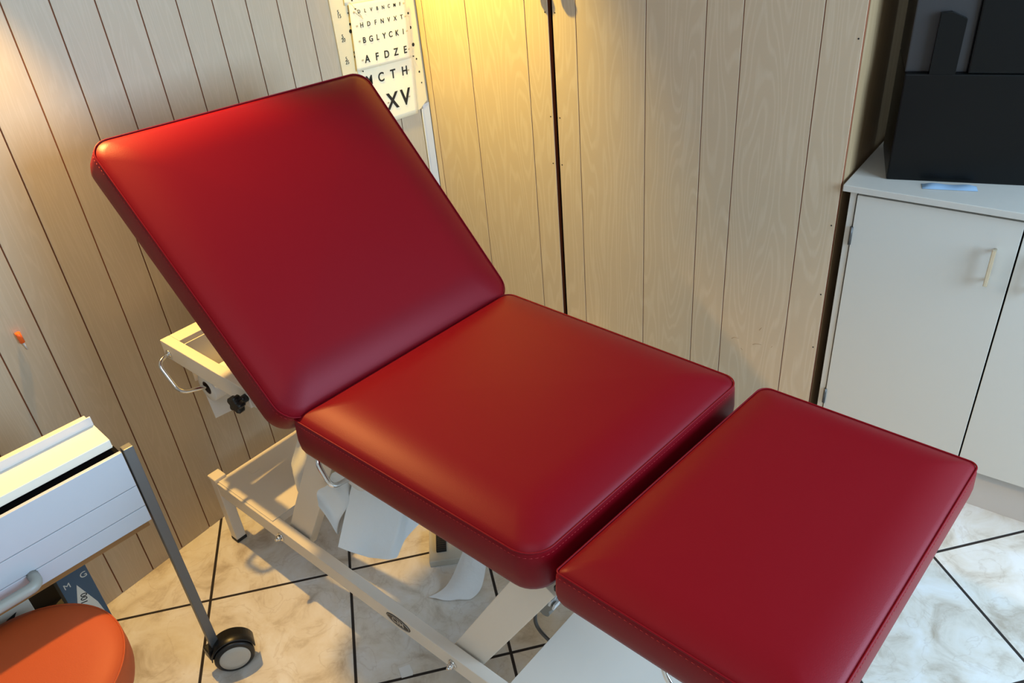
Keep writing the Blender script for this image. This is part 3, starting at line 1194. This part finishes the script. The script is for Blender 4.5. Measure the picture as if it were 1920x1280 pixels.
for a in [R(8 + 164 * i / 20) for i in range(21)]:
    pr.append((math.cos(a), math.sin(a)))
ring = []
for rr, hh in ((0.0540, -0.024), (0.0560, -0.026), (0.0560, 0.018), (0.0540, 0.020), (0.0530, 0.018), (0.0530, -0.024)):
    ring.append([cc + wt * (ca_ * rr) + Zv * (sa_ * rr) + wax * hh for ca_, sa_ in pr])
ring.append(ring[0])
b.loft(ring, closed=False)
b.obox(T(0.010, -0.020, 0.052), TX * 0.030, TN * 0.030, Zv * 0.034, 0.004)
b.build('hood', M_PLASTIC, cw)

# things on the lower shelf
SH = 0.3006
gb = thing('glove_box', 'slate-blue glove box with pale flap and number 100 on the shelf under the drawer', 'box', tuple(T(0.18, -0.10, SH)))
b = MB()
b.obox(T(0.212, -0.165, SH), TX * 0.064, TN * 0.105, Zv * 0.205, 0.001)
b.build('carton', M_BOXBLUE, gb)
b = MB()
fo = lambda a, z: T(a, -0.0598, SH + z)
b.prism([fo(0.200, 0.0), fo(0.152, 0.0), fo(0.160, 0.075), fo(0.181, 0.150), fo(0.199, 0.095)], TN * 0.0006)
part(b.build('pale_flap', M_BOXPALE, gb), 'pale pointed panel')
merge_text('print', [text('t', '100', 0.020, T(0.180, -0.0588, SH + 0.105), TX * 0.3 + Zv, -TX + Zv * 0.3, M_INK, None)], gb)
merge_text('print', [text('t', 'M', 0.020, T(0.198, -0.0594, SH + 0.160), TX, Zv, M_BOXPALE, None)], gb)
merge_text('print', [text('t', 'G', 0.022, T(0.160, -0.0594, SH + 0.165), TX, Zv, M_BOXPALE, None)], gb)
bx = thing('carton', 'pale grey carton with a dark mark on the shelf under the drawer', 'box', tuple(T(0.40, -0.10, SH)))
b = MB()
b.obox(T(0.485, -0.19, SH), TX * 0.215, TN * 0.12, Zv * 0.19, 0.001)
b.build('carton_body', M_BOXPALE, bx)
b = MB()
b.prism([T(0.345, -0.0698, SH + 0.135), T(0.312, -0.0698, SH + 0.150), T(0.300, -0.0698, SH + 0.166), T(0.322, -0.0698, SH + 0.160)], TN * 0.0006)
b.build('dark_mark', M_INK, bx)
b = MB()


def pouch(u, v):
    a = 2 * PI * u
    r = math.sin(PI * v) ** 0.7
    return T(0.318 + 0.046 * r * math.cos(a), -0.048 + 0.018 * r * math.sin(a), SH + 0.0005 + 0.142 * (1 - math.cos(PI * v)) / 2 * (1 + 0.12 * math.sin(3 * a)))


b.grid(pouch, 28, 14)
tag(b.build('pouch', M_BOXRED), 'dark red cloth pouch in front of the pale carton under the drawer', 'pouch')

# ------------------------------------------------------------------ stool
sx_, sy_, sz_, sr = 0.572, 0.133, 0.5, 0.186
st = thing('stool', 'round red leather stool coloured lamplit orange in front of the drawer trolley', 'stool', (sx_, sy_, 0))
b = MB()
prof = [(0.10, -0.078), (0.172, -0.078), (0.182, -0.073), (0.1855, -0.060), (0.187, -0.035), (0.1865, -0.012), (0.1845, -0.004), (0.181, 0.000), (0.174, 0.004), (0.160, 0.008), (0.13, 0.0115), (0.08, 0.0135), (0.02, 0.014)]
b.lathe((sx_, sy_, sz_ - 0.006), (0, 0, 1), prof, 72)
seat = b.build('seat', M_REDLIT, st)
for f in seat.data.polygons:
    f.use_smooth = True
b = MB()
b.tube([(sx_ + 0.1845 * math.cos(a), sy_ + 0.1845 * math.sin(a), sz_ - 0.0095) for a in [2 * PI * i / 80 for i in range(80)]], 0.0018, 8, closed=True)
b.build('piping', M_REDLIT, st)
b = MB()
b.lathe((sx_, sy_, 0.06), (0, 0, 1), [(0.032, 0), (0.030, 0.10), (0.022, 0.11), (0.022, 0.355), (0.08, 0.36)], 28)
b.build('column', M_CHROME, st)
for i in range(5):
    a = R(20 + 72 * i)
    d = Vector((math.cos(a), math.sin(a), 0))
    n = Vector((-math.sin(a), math.cos(a), 0))
    c = Vector((sx_, sy_, 0.07))
    b = MB()
    b.loft([[c + d * q + n * w_ + Zv * h for w_, h in ((-s, -0.012), (s, -0.012), (s * 0.7, t), (-s * 0.7, t))] for q, s, t in ((0.02, 0.024, 0.022), (0.22, 0.016, 0.004))], cap0=True, cap1=True, smooth=False)
    lg = b.build('base_arm', M_CHROME, st)
    b = MB()
    e = c + d * 0.205
    b.cyl(e - n * 0.014 - Zv * 0.045, e + n * 0.014 - Zv * 0.045, 0.0245, 20)
    b.cyl(e - Zv * 0.045, e - Zv * 0.01, 0.008, 10)
    b.build('wheel', M_PLASTIC, lg)
